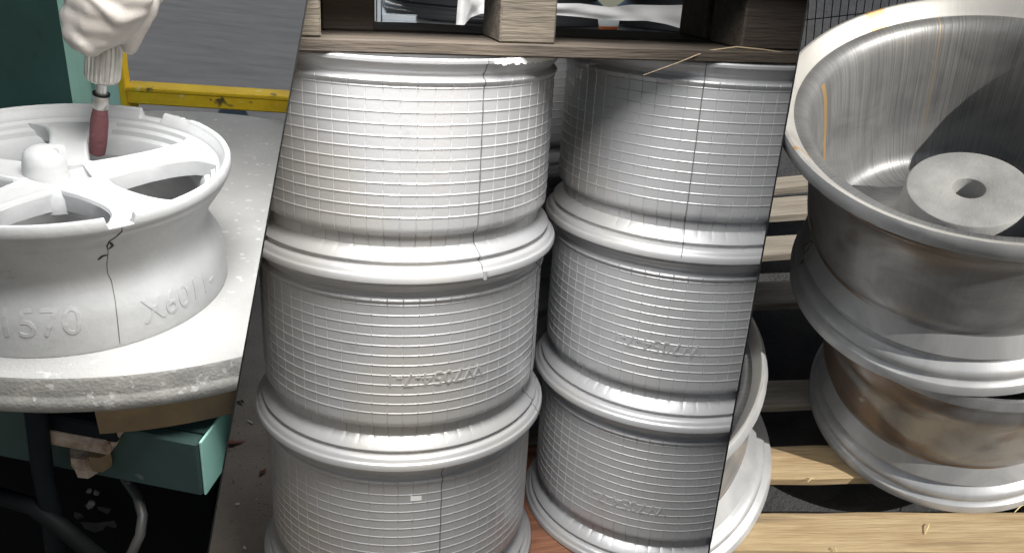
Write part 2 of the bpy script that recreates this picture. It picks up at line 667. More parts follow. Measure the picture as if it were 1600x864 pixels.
def ribbon(pts, nrm, width, m, name, lift=0.0006):
    """thin raised strip along points with normals; width may be a list"""
    mb = MB()
    for i, (p, nn) in enumerate(zip(pts, nrm)):
        t = (pts[min(i + 1, len(pts) - 1)] - pts[max(i - 1, 0)]).normalized()
        s = t.cross(nn).normalized()
        w = width[i] if hasattr(width, '__len__') else width
        q = p + nn * lift
        mb.v += [tuple(q - s * w / 2 - nn * lift * 2), tuple(q - s * w / 2), tuple(q + s * w / 2), tuple(q + s * w / 2 - nn * lift * 2)]
    for i in range(len(pts) - 1):
        for k in range(3):
            a = i * 4 + k
            mb.f.append((a, a + 1, a + 5, a + 4))
    return mb.mesh(name, m)


# ================================================================== LEFT BAY: wheel on the grinding table
HW = 0.1713
ground('l', -0.85, (-7, -2.5, 4, 14), M_asphalt_l, 'asphalt_ground')

# --- round table
TC = Vector((-0.008, 0.2355, 0))
TR = 0.456
table = thing('grinding_table', 'l', T(*TC), 'round dusty grey steel turntable that carries the white alloy wheel', 'table')
prof = [(0.0, 0), (TR - 0.006, 0), (TR - 0.002, -0.002), (TR, -0.006), (TR, -0.024), (TR + 0.001, -0.027), (TR + 0.004, -0.030),
        (TR + 0.004, -0.043), (TR + 0.001, -0.047), (TR - 0.01, -0.049), (0.0, -0.049)]


def edge_dent(i, a, r, z):
    if 2 <= i <= 8:
        r += 0.0012 * noise.noise(Vector((math.cos(a) * 9, math.sin(a) * 9, z * 40)))
    return r, z


topm = lathe(prof[:3], 160, False)
part('tabletop', topm.mesh('tabletop', M_dust, 40), table)
part('rim_band', lathe(prof[2:], 220, False, rad=edge_dent).mesh('rim_band', M_dust_edge, 50), table)
part('under_plate', lathe([(0.0, -0.0495), (0.405, -0.0495), (0.40, -0.060), (0.0, -0.061)], 120, False).mesh('under_plate', M_brown, 30), table)
part('skirt', lathe([(0.448, -0.0495), (0.449, -0.055), (0.444, -0.090), (0.432, -0.094), (0.425, -0.085), (0.425, -0.0495)], 60, True, a0=R_(-75), a1=R_(20)).mesh('skirt', M_brown, 30), table)
part('pedestal', lathe([(0.09, -0.10), (0.09, -0.62), (0.0, -0.62)], 32, False).mesh('pedestal', M_shade_plastic, 40), table)
# bracket and bolt under the front edge
c0 = un('l', 125, 672, 1, -0.175)
br = MB()
br.box((-0.045, 0.0, -0.012), (0.045, 0.06, 0.014), None, 0.003)
bro = part('bracket', br.mesh('bracket', M_blacksteel), table, T(*(c0 - TC)) @ RZ(-0.1))
cr = MB()
cr.box((-0.046, -0.004, -0.012), (0.040, 0.055, 0.010), None, 0.004)
part('bracket_plate', cr.mesh('bracket_plate', M_crust), table, T(*(un('l', 122, 690, 1, -0.176) - TC)) @ RZ(-0.1))
ar = MB()
ar.box((-0.007, 0, -0.03), (0.007, 0.05, 0.03), None, 0.003)
part('bracket_arm', ar.mesh('bracket_arm', M_crust), table, T(*(un('l', 182, 672, 1, -0.176) - TC)) @ Matrix.Rotation(0.45, 4, 'Y'))
part('bolt', lathe([(0.0, 0.008), (0.017, 0.008), (0.018, -0.004), (0.015, -0.012), (0.013, -0.026), (0.0, -0.028)], 6, False)
     .mesh('bolt', M_crust, 20), table, T(*(un('l', 132, 712, 1, -0.165) - TC)))
part('bolt', lathe([(0.0, 0.008), (0.014, 0.008), (0.0145, -0.006), (0.012, -0.016), (0.0, -0.018)], 6, False)
     .mesh('bolt', M_brown, 20), table, T(*(un('l', 156, 712, 1, -0.17) - TC)))

# --- machine frame: column behind, beam below
frame = thing('machine_frame', 'l', T(0, 0, -0.85), 'teal painted steel machine frame with column behind the wheel and beam below the table', 'machine')
cm = MB()
yc = 0.78
p_edge = un('l', 101, 80, 1, yc)
p_back = un('l', 187, 80, 1, yc + 0.42)
cm.v = [(-1.2, yc, 0), (p_edge.x, yc, 0), (-1.2, yc, 1.85), (p_edge.x, yc, 1.85), (-1.2, yc + 0.42, 0), (-1.2, yc + 0.42, 1.85)]
cm.f = [(0, 1, 3, 2), (4, 0, 2, 5)]
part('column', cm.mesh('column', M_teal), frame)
cs = MB()
cs.v = [(p_edge.x, yc, 0), (p_back.x, yc + 0.42, 0), (p_back.x, yc + 0.42, 1.85), (p_edge.x, yc, 1.85), (-1.2, yc + 0.42, 0), (-1.2, yc + 0.42, 1.85),
        (-1.2, yc, 1.85)]
cs.f = [(0, 1, 2, 3), (1, 4, 5, 2), (3, 2, 5, 6)]
part('column_side', cs.mesh('column_side', M_teal_lit), frame)
zb = -0.19
a = un('l', 0, 714, 2, zb)
b = un('l', 316, 776, 2, zb)
u = (a - b).normalized()
v = Vector((-u.y, u.x, 0))
if v.y < 0:
    v = -v
Mb = Matrix(((u.x, v.x, 0, b.x), (u.y, v.y, 0, b.y), (0, 0, 1, zb + 0.85), (0, 0, 0, 1)))
bm_ = MB()
bm_.box((0, 0, 0), (1.3, 0.02, 0.085), None, 0.003)
M_teal_shaded = mat('shaded_teal_paint', (0.034, 0.068, 0.061), 0.55, var=(0.024, 0.05, 0.045), scale=10, bump=0.1, spots=[((0.10, 0.12, 0.11), 20, 0.70)])  # frame teal darkened, under-table shade painted into the colour
part('beam', bm_.mesh('beam', M_teal_shaded), frame, Mb)
be = MB()
be.box((-0.004, 0.003, 0.001), (-0.0005, 0.30, 0.086), None, 0.001)
part('beam_end', be.mesh('beam_end', M_teal_lit), frame, Mb)
bt = MB()
bt.box((0.001, 0.021, 0.080), (1.3, 0.30, 0.0845))
part('beam_top', bt.mesh('beam_top', M_teal_shaded), frame, Mb)
lg = MB()
lp = [un('l', x, y, 1, -0.185) for x, y in ((52, 625), (57, 648), (66, 730), (80, 800), (92, 900), (110, 1150))]
lp = [p + Vector((0, 0, 0.85)) for p in lp]
part('leg', MB().tube(lp, 0.0125, 12).mesh('leg', M_blacksteel, 50), frame)
# black box added under the beam to stand in for deep shade
ho = MB()
ho.box((0.02, 0.06, -0.62), (1.25, 0.45, 0.0), None, 0.006)
part('shade_box', ho.mesh('shade_box', M_shade_plastic, 30), frame, Mb)

# --- yellow guard rail
rail = thing('guard_rail', 'l', T(0, 0, -0.85), 'worn yellow painted steel rail running behind the round table', 'rail')
yr = 0.95
pa, pb = un('l', 192, 139, 1, yr), un('l', 450, 155, 1, yr)
dv = (pb - pa)
ang = math.atan2(dv.z, dv.x)
rb = MB()
rb.box((0, 0, -0.036), (1.7, 0.05, 0.0), None, 0.003)
rb.box((0, -0.004, -0.004), (1.7, 0.05, 0.006), None, 0.002)
part('bar', rb.mesh('bar', M_yellow), rail, T(pa.x, yr, pa.z + 0.85) @ Matrix.Rotation(-ang, 4, 'Y'))
ub = MB()
ub.box((0, 0, 0), (0.016, 0.03, 1.0), None, 0.002)
part('upright', ub.mesh('upright', M_yellow), rail, T(pa.x - 0.008, yr - 0.006, pa.z + 0.85 - 0.05))
fb = MB()
fb.box((0, 0.012, -0.9), (0.012, 0.05, 0), None, 0.002)
part('foot', fb.mesh('foot', M_yellow), rail, T(pa.x, yr, pa.z + 0.85 - 0.04))

# --- the alloy wheel
wl_ = thing('alloy_wheel', 'l', T(0, 0, 0.0005), 'white spoked alloy wheel with chipped flange lying on the round table', 'wheel')
wprof = [  # outside, bottom to top, then inside back down
    (0.178, 0.0), (0.1855, 0.0), (0.1862, 0.004), (0.1858, 0.020), (0.1845, 0.040), (0.181, 0.054), (0.1745, 0.066), (0.1685, 0.078),
    (0.166, 0.090), (0.1675, 0.101), (0.1725, 0.110), (0.1735, 0.1135), (0.178, 0.121), (0.1845, 0.130), (0.1875, 0.1345), (0.1885, 0.1385),
    (0.1935, 0.1435), (0.1955, 0.1475), (0.196, 0.152), (0.1988, 0.1545), (0.2, 0.159), (0.2, 0.168), (0.1985, 0.1708), (0.195, 0.1713),
    (0.1925, 0.1695), (0.191, 0.1645), (0.1865, 0.1600), (0.1855, 0.1545), (0.1810, 0.1510), (0.1795, 0.1460), (0.1740, 0.1425), (0.1725, 0.1360),
    (0.1660, 0.1330), (0.1620, 0.1260), (0.1590, 0.110), (0.158, 0.092), (0.164, 0.074), (0.173, 0.055), (0.177, 0.040), (0.178, 0.015)]


def in_rng(a, lo, hi):
    d = math.degrees(a)
    d = (d + 180) % 360 - 180
    return lo < d < hi


def chips(i, a, r, z):
    if in_rng(a, 74.6, 84.8) or in_rng(a, -50, -41.5):
        if z > 0.158 and 20 <= i <= 27:
            z = 0.158 + (z - 0.158) * 0.12
    if in_rng(a, 60, 74.6) and z > 0.168 and i < 25:
        z -= 0.0016 * (1 + noise.noise(Vector((a * 40, 3, 0))))
    if in_rng(a, -5, 4) and 19 < i < 24:
        r += 0.0012 * noise.noise(Vector((a * 60, 0, 0)))
    return r, z


wm = lathe(wprof[:35], 432, False, rad=chips)
part('inner_barrel', lathe(wprof[34:] + [(0.178, 0.0)], 160, False).mesh('inner_barrel', mat('grey_inside', (0.38, 0.385, 0.39), 0.6, var=(0.30, 0.305, 0.31), scale=20), 35), wl_)
rimo = part('rim', wm.mesh('rim', M_white, 35), wl_)
wbvh = BVHTree.FromPolygons([Vector(p) for p in wm.v], wm.f)


def spoke(ang, name='spoke'):
    mb = MB()
    st = [(0.030, 0.030, 0.147, 0.120), (0.050, 0.0275, 0.1485, 0.122), (0.075, 0.0245, 0.1505, 0.125), (0.100, 0.0235, 0.1525, 0.128), (0.125, 0.0245, 0.1545, 0.130),
          (0.143, 0.0275, 0.1555, 0.131), (0.156, 0.0325, 0.1555, 0.132), (0.166, 0.040, 0.1545, 0.132), (0.175, 0.049, 0.1530, 0.132), (0.182, 0.056, 0.1515, 0.132)]
    for (r, w, zt, zb_) in st:
        sec = [(-w, zb_), (-w * 1.01, zb_ + 0.02), (-w, zt - 0.0045), (-w + 0.0015, zt - 0.0012), (-w + 0.0045, zt), (-w + 0.0075, zt - 0.001), (-w * 0.3, zt - 0.0022),
               (w * 0.3, zt - 0.0022), (w - 0.0075, zt - 0.001), (w - 0.0045, zt), (w - 0.0015, zt - 0.0012), (w, zt - 0.0045), (w * 1.01, zb_ + 0.02), (w, zb_)]
        for (y, z) in sec:
            rr = math.sqrt(max(1e-6, r * r - y * y)) if r > 0.1 else r
            mb.v.append((rr, y, z))
    n = 14
    for i in range(len(st) - 1):
        for k in range(n):
            a_, b_ = i * n + k, i * n + (k + 1) % n
            mb.f.append((a_, b_, b_ + n, a_ + n))
    mb.f.append(tuple(range(n - 1, -1, -1)))
    mb.f.append(tuple((len(st) - 1) * n + k for k in range(n)))
    me = mb.mesh(name, M_white)
    bm = bmesh.new()
    bm.from_mesh(me)
    bmesh.ops.recalc_face_normals(bm, faces=bm.faces)
    bm.to_mesh(me)
    bm.free()
    me.polygons.foreach_set('use_smooth', [True] * len(me.polygons))
    me.set_sharp_from_angle(angle=R_(38))
    return part(name, me, wl_, RZ(ang))


for k in range(5):
    spoke(R_(112 - 72 * k))
part('hub', lathe([(0.0, 0.138), (0.030, 0.138), (0.036, 0.142), (0.046, 0.1465), (0.053, 0.1455), (0.058, 0.137), (0.058, 0.118), (0.0, 0.116)], 64, False)
     .mesh('hub', M_white, 40), wl_)
part('center_cap', lathe([(0.0, 0.168), (0.010, 0.1672), (0.018, 0.164), (0.0225, 0.158), (0.0245, 0.148), (0.0265, 0.126), (0.030, 0.120), (0.0, 0.117)], 48, False)
     .mesh('center_cap', M_white, 50), wl_, T(-0.020, 0.002, 0.012))
# small nut on the cap's shoulder
part('nut', lathe([(0.0, 0.009), (0.0075, 0.009), (0.0085, 0.007), (0.0085, -0.02), (0, -0.02)], 6, False).mesh('nut', M_white, 30), wl_, T(-0.003, 0.008, 0.170))
# dark opening plate under the spokes (the hub well seen through the windows)


def surf_pts(pix, bv, bay, off=Vector((0, 0, 0))):
    P, Nn = [], []
    for i in range(len(pix) - 1):
        (xa, ya), (xb, yb) = pix[i], pix[i + 1]
        st = max(2, int(math.hypot(xb - xa, yb - ya) / 5))
        for s in range(st if i < len(pix) - 2 else st + 1):
            o, d = ray(bay, xa + (xb - xa) * s / st, ya + (yb - ya) * s / st)
            h = bv.ray_cast(o - off, d)
            if h[0] is not None:
                nn = h[1]
                if nn.dot(d) > 0:
                    nn = -nn
                P.append(h[0])
                Nn.append(nn)
    return P, Nn


def crack(pix, w, m=M_darkline, lift=0.0005):
    P, Nn = surf_pts(pix, wbvh, 'l', Vector((0, 0, 0.0005)))
    if len(P) < 2:
        return
    n = len(P)
    ws = [w * (0.55 + 0.6 * abs(noise.noise(Vector((i * 0.7, w * 900, 0))))) * (0.5 if i in (0, n - 1) else 1) for i in range(n)]
    part('crack', ribbon(P, Nn, ws, m, 'crack', lift), rimo)


crack([(191, 352), (190, 362), (180, 371), (172, 376), (167, 384), (169, 392)], 0.0020)
crack([(172, 378), (176, 384), (170, 389)], 0.0040)
crack([(168, 398), (160, 400), (153, 406)], 0.0042)
crack([(169, 392), (167, 412), (168, 427), (174, 438), (180, 470), (184, 505), (188, 543)], 0.0013, M_softline)


def cyl_text(body, size, ang, z, r, depth, flip=False, tilt=0.0, wm_=1.0):
    s = -1 if flip else 1
    ct, st = math.cos(tilt), math.sin(tilt)

    def fn(x, y, d):
        x, y = (x * wm_) * ct - y * st, (x * wm_) * st + y * ct
        rr = r(z + s * y) if callable(r) else r
        a_ = ang + s * x / rr
        return Vector(((rr + d) * math.cos(a_), (rr + d) * math.sin(a_), z + s * y))
    return fn


def wheel_r(z):
    for i in range(1, 21):
        (r0, z0), (r1, z1) = wprof[i], wprof[i + 1]
        if z0 <= z <= z1 and z1 > z0:
            return r0 + (r1 - r0) * (z - z0) / (z1 - z0)
    return 0.186


def lt(body, px, py, size, wm_=1.0, tilt=0.0, depth=0.0012):
    o, d = ray('l', px, py)
    h = wbvh.ray_cast(o - Vector((0, 0, 0.0005)), d)[0]
    ang_ = math.atan2(h.y, h.x)
    me = text_mesh(body, size, depth, cyl_text(body, size, ang_, h.z, lambda z: wheel_r(z) - 0.0004, depth, False, tilt, wm_), M_white)
    part('lettering', me, rimo)


lt('1570', 60, 508, 0.047, 0.95)
lt('X6011-', 290, 462, 0.043, 0.9)
lt('12', 11, 430, 0.016)

# --- rotary grinder
yt = 0.10
ax0, ax1 = un('l', 152, 242, 1, yt), un('l', 164, 60, 1, yt)
axd = (ax1 - ax0).normalized()
qa = axd.to_track_quat('Z', 'Y').to_matrix().to_4x4()
LEN = (ax1 - ax0).length / 182.0                     # metres for one photo pixel along the tool
tool = thing('rotary_grinder', 'l', T(*ax0) @ qa, 'steel rotary grinder with dark red stone held in the gloved hand', 'grinder')


def tl(prof_px, n, m, name, sharp=40):
    return part(name, lathe([(r * 0.00088, z * LEN) for r, z in prof_px], n, False).mesh(name, m, sharp), tool)


tl([(0, 0), (7, 0), (11, 3), (12.5, 20), (12.7, 55), (11.5, 66), (10.5, 70), (10, 78), (0, 78)], 32, M_stone, 'grinding_stone')
tl([(0, 76), (10.5, 76), (11.5, 79), (11.5, 97), (10.0, 99), (8, 100), (8, 124), (0, 124)], 32, M_steel, 'shank')
tl([(0, 96.5), (12, 96.5), (12.2, 98), (12, 99.5), (0, 99.5)], 32, M_black, 'ring')
kn = MB()
segs = 22
angs = []
for k in range(segs):
    for f_ in (0.0, 0.3, 0.5, 0.8):
        angs.append(2 * PI * (k + f_) / segs)


def knurl(i, a, r, z):
    f_ = (a / (2 * PI) * segs) % 1.0
    if 3 <= i <= 6 and 0.4 < f_ < 0.9:
        r -= 0.0018
    return r, z


part('chuck', lathe([(r * 0.00088, z * LEN) for r, z in ((0, 119), (20, 119), (23, 122), (24.5, 126), (24.5, 150), (24.5, 165), (22.5, 178), (20, 190),
                                                          (18, 300), (0, 300))], 88, False, angles=angs, rad=knurl)
     .mesh('chuck', M_steel_light, 30), tool)

# --- gloved hand
hand_m = MB()


def hp(px, py, y=yt):
    return un('l', px, py, 1, y)


K = 0.00088


def blob(pts, rad, n=12):
    """capsule chain with rounded ends"""
    P = [Vector(p) for p in pts]
    r = list(rad)
    d0 = (P[0] - P[1]).normalized()
    d1 = (P[-1] - P[-2]).normalized()
    pre = [P[0] + d0 * r[0] * s for s in (0.98, 0.8, 0.45)]
    prr = [r[0] * 0.15, r[0] * 0.6, r[0] * 0.9]
    post = [P[-1] + d1 * r[-1] * s for s in (0.45, 0.8, 0.98)]
    por = [r[-1] * 0.9, r[-1] * 0.6, r[-1] * 0.15]
    hand_m.tube(pre + P + post, prr + r + por, n)


blob([hp(170, 18), hp(178, -30), hp(190, -90), hp(215, -190)], [0.040, 0.048, 0.042, 0.036])            # palm and wrist
blob([hp(215, -180), hp(300, -420), hp(420, -700, yt + 0.1)], [0.038, 0.046, 0.055])                    # forearm sleeve
blob([hp(205, 5, yt + 0.01), hp(222, -25, yt + 0.01)], [0.026, 0.030])                                  # heel of the hand
f0, f1 = yt - 0.030, yt - 0.040
blob([hp(128, 40, yt), hp(124, 58, f0), hp(138, 66, f1), hp(160, 60, f1), hp(184, 52, f0)], [0.0165, 0.017, 0.0165, 0.0155, 0.014])   # index
blob([hp(122, 18, yt), hp(124, 26, f0), hp(146, 38, f1 - .004), hp(172, 40, f1 - .004), hp(200, 32, f0)], [0.018, 0.019, 0.0185, 0.017, 0.015])  # middle
blob([hp(122, -8, yt), hp(128, 0, f0), hp(152, 12, f1 - .006), hp(184, 18, f1 - .006), hp(212, 16, f0)], [0.018, 0.019, 0.019, 0.017, 0.015])    # ring
blob([hp(128, -32, yt), hp(138, -26, f0), hp(164, -14, f1 - .004), hp(194, -6, f1 - .004), hp(222, -4, f0)], [0.016, 0.017, 0.017, 0.016, 0.014])  # little
blob([hp(226, 0, yt - .005), hp(216, 30, yt - .012), hp(207, 54, yt - .012), hp(203, 74, yt - .010)], [0.018, 0.0165, 0.0145, 0.011])      # thumb
blob([hp(125, 40, yt + .01), hp(122, 66, yt + .006)], [0.014, 0.013])
hme = hand_m.mesh('hand', M_glove, 60)
ho_ = bpy.data.objects.new('tmp_hand', hme)
COL.objects.link(ho_)
md = ho_.modifiers.new('r', 'REMESH')
md.mode = 'VOXEL'
md.voxel_size = 0.0032
md.use_smooth_shade = True
sm = ho_.modifiers.new('s', 'SMOOTH')
sm.iterations = 16
sm.factor = 0.5
dg = bpy.context.evaluated_depsgraph_get()
hm2 = bpy.data.meshes.new_from_object(ho_.evaluated_get(dg))
bpy.data.objects.remove(ho_)
fold_a = (hp(130, 0) - hp(225, 45)).normalized()
fold_n = Vector((fold_a.z, 0, -fold_a.x))
hnorm = [v.normal.copy() for v in hm2.vertices]
hco = []
for v, vn in zip(hm2.vertices, hnorm):
    p = v.co
    t_ = p.dot(fold_n) * 95 + 2.5 * noise.noise(p * 22)
    w_ = noise.noise(p * 14 + Vector((5, 1, 2)))
    dsp = 0.0042 * max(0, math.sin(t_)) ** 3 * (0.7 + w_) + 0.0006 * noise.noise(p * 40)
    hco += list(p + vn * dsp)
hm2.vertices.foreach_set('co', hco)
hm2.update()
hm2.materials.clear()
hm2.materials.append(M_glove)
hm2.polygons.foreach_set('use_smooth', [True] * len(hm2.polygons))
hand = part('gloved_hand', hm2, None, None, 'l')
tag(hand, 'hand in a pale cotton work glove gripping the rotary grinder', 'hand')

# --- hose and scraps under the table
hs = [un('l', x, y, 1, yv) for x, y, yv in ((-60, 772, -.16), (0, 774, -.17), (50, 790, -.19), (95, 822, -.20), (140, 860, -.20), (190, 900, -.19))]
hose = part('hose', MB().tube(hs, 0.011, 10).mesh('hose', M_black, 60), None, None, 'l')
tag(hose, 'black rubber hose curving from the left edge behind the dark leg', 'hose')
hs = [un('l', x, y, 1, yv) for x, y, yv in ((196, 748, -.12), (215, 775, -.15), (223, 805, -.17), (219, 835, -.19), (203, 870, -.2), (170, 920, -.2))]
hose = part('hose', MB().tube(hs, 0.0065, 10).mesh('hose', mat('grey_hose', (0.05, 0.048, 0.045), 0.5), 60), None, None, 'l')
tag(hose, 'thin dark hose arching down on the right of the scrap pieces', 'hose')
for i, (x, y, s) in enumerate(((138, 767, 5), (152, 770, 5), (140, 789, 7), (160, 796, 11), (122, 805, 12), (150, 822, 20), (172, 818, 12), (200, 756, 4))):
    p = un('l', x, y, 1, -0.135)
    mb = MB()
    rnd = random.Random(i + 3)
    pts = []
    for k in range(7):
        a_ = 2 * PI * k / 7
        rr = s * K * rnd.uniform(0.55, 1.25)
        pts.append((rr * math.cos(a_), rnd.uniform(-.003, .003), rr * math.sin(a_) * 0.8))
    mb.v = pts + [(q[0], q[1] + 0.003, q[2]) for q in pts]
    mb.f = [tuple(range(6, -1, -1)), tuple(range(7, 14))] + [(k, (k + 1) % 7, 7 + (k + 1) % 7, 7 + k) for k in range(7)]
    g = 0.16 if s < 8 else 0.02
    o = part('scrap', mb.mesh('scrap', mat('scrap_metal', (g, g, g), 0.6, var=(g * .4, g * .42, g * .45), scale=60)), None, T(*p), 'l')
    tag(o, ['small pale shaving left of two below the teal beam', 'small pale shaving right of two below the teal beam', 'bright flake in the dark just above the rag scraps',
            'grey scrap lump beside the bright flake in the dark', 'dull scrap piece nearest the dark leg', 'largest grey rag scrap in the dark under the beam',
            'scrap piece at the right end of the largest rag', 'tiny pale bit stuck under the lower edge of the teal beam'][i], 'scrap', 'scraps under the table')

# ================================================================== MIDDLE BAY: stacks of cast wheels
HM = 0.2915
Z0 = -2 * HM
PAL = 0.125
ground('m', Z0 - PAL, (-4, -1.2, 5, 9), M_asphalt_m, 'asphalt_ground')

ridges = [0.0867 + 0.01525 * i for i in range(12)]
mprof = [(0.229, 0.0), (0.2378, 0.0), (0.2398, 0.0018), (0.24, 0.008), (0.2386, 0.0108), (0.2362, 0.0122), (0.2350, 0.0140), (0.2338, 0.0172), (0.2312, 0.0196),
         (0.2278, 0.0206), (0.2250, 0.0216), (0.2246, 0.0240), (0.2266, 0.0268), (0.2280, 0.0284), (0.2272, 0.0300), (0.2130, 0.0418), (0.2112, 0.0434),
         (0.2108, 0.0575), (0.2124, 0.0592), (0.2198, 0.0645), (0.2213, 0.0668)]
RB = 0.2215
mprof.append((RB, 0.0725))
for z in ridges:
    mprof += [(RB, z - 0.0009), (RB + 0.0007, z - 0.0004), (RB + 0.0007, z + 0.0004), (RB, z + 0.0013)]
mprof += [(RB + 0.0008, 0.2572), (0.2242, 0.2596), (0.2250, 0.2622), (0.2234, 0.2646), (0.2196, 0.2662), (0.2178, 0.2684), (0.2184, 0.2706),
          (0.2204, 0.2724), (0.2236, 0.2756), (0.2264, 0.2806), (0.2284, 0.2842), (0.2306, 0.2856), (0.231, 0.2892), (0.2298, 0.291)]
NOUT = len(mprof)
mprof += [(0.225, 0.2912), (0.219, 0.285), (0.208, 0.270), (0.2075, 0.09), (0.204, 0.06), (0.2, 0.045), (0.214, 0.028), (0.226, 0.008)]
NV = 64
mang = []
for k in range(NV):
    c_ = 2 * PI * k / NV
    st_ = 2 * PI / NV
    dl = 0.0044
    mang += [c_ - dl, c_ - dl * 0.35, c_ + dl * 0.35, c_ + dl, c_ + st_ * 0.33, c_ + st_ * 0.66]
mang = [a for a in mang]


def vgroove(i, a, r, z):
    if 15 < i < NOUT and 0.043 < z < 0.263:
        f_ = (a / (2 * PI) * NV) % 1.0
        f_ = min(f_, 1 - f_) * 2 * PI / NV
        if f_ < 0.0022:
            r -= 0.0010
    return r, z


rear_mesh = lathe([p for i, p in enumerate(mprof)], 72, True).mesh('barrel', M_silver, 32)
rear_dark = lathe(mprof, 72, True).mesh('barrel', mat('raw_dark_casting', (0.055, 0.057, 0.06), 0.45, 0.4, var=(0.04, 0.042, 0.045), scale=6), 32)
mid_mesh = lathe(mprof, 0, True, angles=mang, rad=vgroove).mesh('barrel', M_silver, 32)
disc_mesh = lathe([(0.03, 0.085), (0.06, 0.09), (0.12, 0.075), (0.2042, 0.05), (0.2042, 0.062), (0.12, 0.092), (0.06, 0.11), (0.03, 0.11)], 48).mesh('disc', M_silver, 40)


def seam_mesh(w=0.0012):
    pts = [Vector((r + 0.0003, 0, z)) for r, z in mprof[3:NOUT]]
    keep = [p for i, p in enumerate(pts) if i == 0 or (p - pts[i - 1]).length > 0.0015]
    nr = []
    for i, p in enumerate(keep):
        t_ = (keep[min(i + 1, len(keep) - 1)] - keep[max(i - 1, 0)]).normalized()
        nr.append(Vector((t_.z, 0, -t_.x)))
    keep = [Vector((p.x, 0.0015 * math.sin(p.z * 60) if p.z < 0.07 else 0.0006 * math.sin(p.z * 150), p.z)) for p in keep]
    return ribbon(keep, nr, w, M_softline, 'seam', 0.0004)


SEAM = seam_mesh()
tb = MB()
tb.box((0.2385, 0.0005, -0.0015), (0.2425, 0.0055, 0.0125), None, 0.0008)
TAB = tb.mesh('flash_tab', M_silver)


def ragged():
    mb = MB()
    n = 60
    rnd = random.Random(4)
    for i in range(n + 1):
        a_ = R_(2 + 34 * i / n)
        h_ = 0.0025 + 0.0035 * rnd.random()
        r0, r1 = 0.2310, 0.2322
        for (r, z) in ((r0, 0.2885), (r1, 0.2885 - h_), (r1 + .0003, 0.291), (r0, 0.2916)):
            mb.v.append((r * math.cos(a_), r * math.sin(a_), z))
    for i in range(n):
        for k in range(4):
            a_, b_ = i * 4 + k, i * 4 + (k + 1) % 4
            mb.f.append((a_, b_, b_ + 4, a_ + 4))
    return mb.mesh('flash_edge', M_sticker)


def emboss(ang, z, body='W7054-7-1', span=0.165):
    size = 0.030
    return text_mesh(body, size, 0.0014, cyl_text(body, size, ang, z, RB - 0.0003, 0.0014, True, 0.0, 1.05), M_silver)


def mid_wheel(x, y, z, rot, label, group, seam=True, text=None, tab=False, me=None, cat='wheel'):
    t_ = thing('cast_wheel', 'm', T(x, y, z) @ RZ(rot), label, cat, group)
    bo = part('barrel', me or mid_mesh, t_)
    part('disc', disc_mesh, t_)
    if seam:
        part('seam', SEAM, bo)
        if tab:
            part('flash_tab', TAB, bo)
    if text:
        part('lettering', emboss(text[0] - rot, text[1]), bo)
    return t_


GL, GR, GB = 'stacked silver wheels', 'stacked silver wheels', 'silver wheels in the rear stacks'
DX, DY = 0.4752, 0.1309
w = mid_wheel(0, 0, 0, R_(-58), 'top silver grid-lined wheel of the left stack, dark seam right of centre', GL, tab=True)
part('flash_edge', ragged(), w.children[0])
mid_wheel(0.0, 0.0, -HM, R_(-17), 'middle silver wheel of the left stack with raised upside-down number', GL, text=(R_(-72), 0.142))
w = mid_wheel(0.0, 0.0, -2 * HM, R_(-69), 'bottom silver wheel of the left stack, small white sticker near its top', GL)
st_m = MB()
for i in range(5):
    a_ = R_(-79 + 69) + (i - 2) * 0.0185
    for z in (0.2285, 0.2375):
        st_m.v.append(((RB + 0.0006 + 0.0) * math.cos(a_), (RB + 0.0006) * math.sin(a_), z + (0.003 if (i == 0 and z > .23) else 0)))
    # thin sheet, folded corner at one end
for i in range(4):
    st_m.f.append((i * 2, i * 2 + 2, i * 2 + 3, i * 2 + 1))
part('sticker', st_m.mesh('sticker', M_sticker), w.children[0])
mid_wheel(DX, DY, 0, R_(-103), 'top silver wheel of the right stack, dark seam down its middle', GR)
mid_wheel(DX, DY, -HM, R_(70), 'middle silver wheel of the right stack with raised number across its lower half', GR, text=(R_(-108), 0.142))
mid_wheel(DX, DY, -2 * HM, R_(75), 'bottom silver wheel of the right stack resting on the red-brown pallet', GR, text=(R_(-113), 0.128))

# pallet under the stacks (boards run along the row of stacks)
row = math.atan2(DY, DX)


def pallet(bay, M, label, lx, ly, nb, mats, name='pallet', bw=0.095, th=0.018, blk=0.08):
    t_ = thing(name, bay, M, label, 'pallet')
    for i in range(nb):
        y = -ly / 2 + bw / 2 + (ly - bw) * i / (nb - 1)
        plank('deck_board', lx, bw, th, mats[i % len(mats)], t_, T(0, y, -th / 2), i + 11)
    for y in (-ly / 2 + 0.045, 0, ly / 2 - 0.045):
        for x in (-lx / 2 + 0.05, 0, lx / 2 - 0.05):
            mb = MB()
            mb.box((-0.05, -0.04, 0), (0.05, 0.04, blk), None, 0.002)
            part('block', mb.mesh('block', mats[0]), t_, T(x, y, -th - blk))
        plank('bottom_board', lx, 0.08, 0.016, mats[0], t_, T(0, y, -th - blk - 0.008), 31)
    return t_


pallet('m', T(0.32, 0.10, Z0 - 0.0005) @ RZ(row), 'red-brown wooden pallet under the two silver wheel stacks', 0.94, 0.42, 5, [M_redwood], blk=0.085)

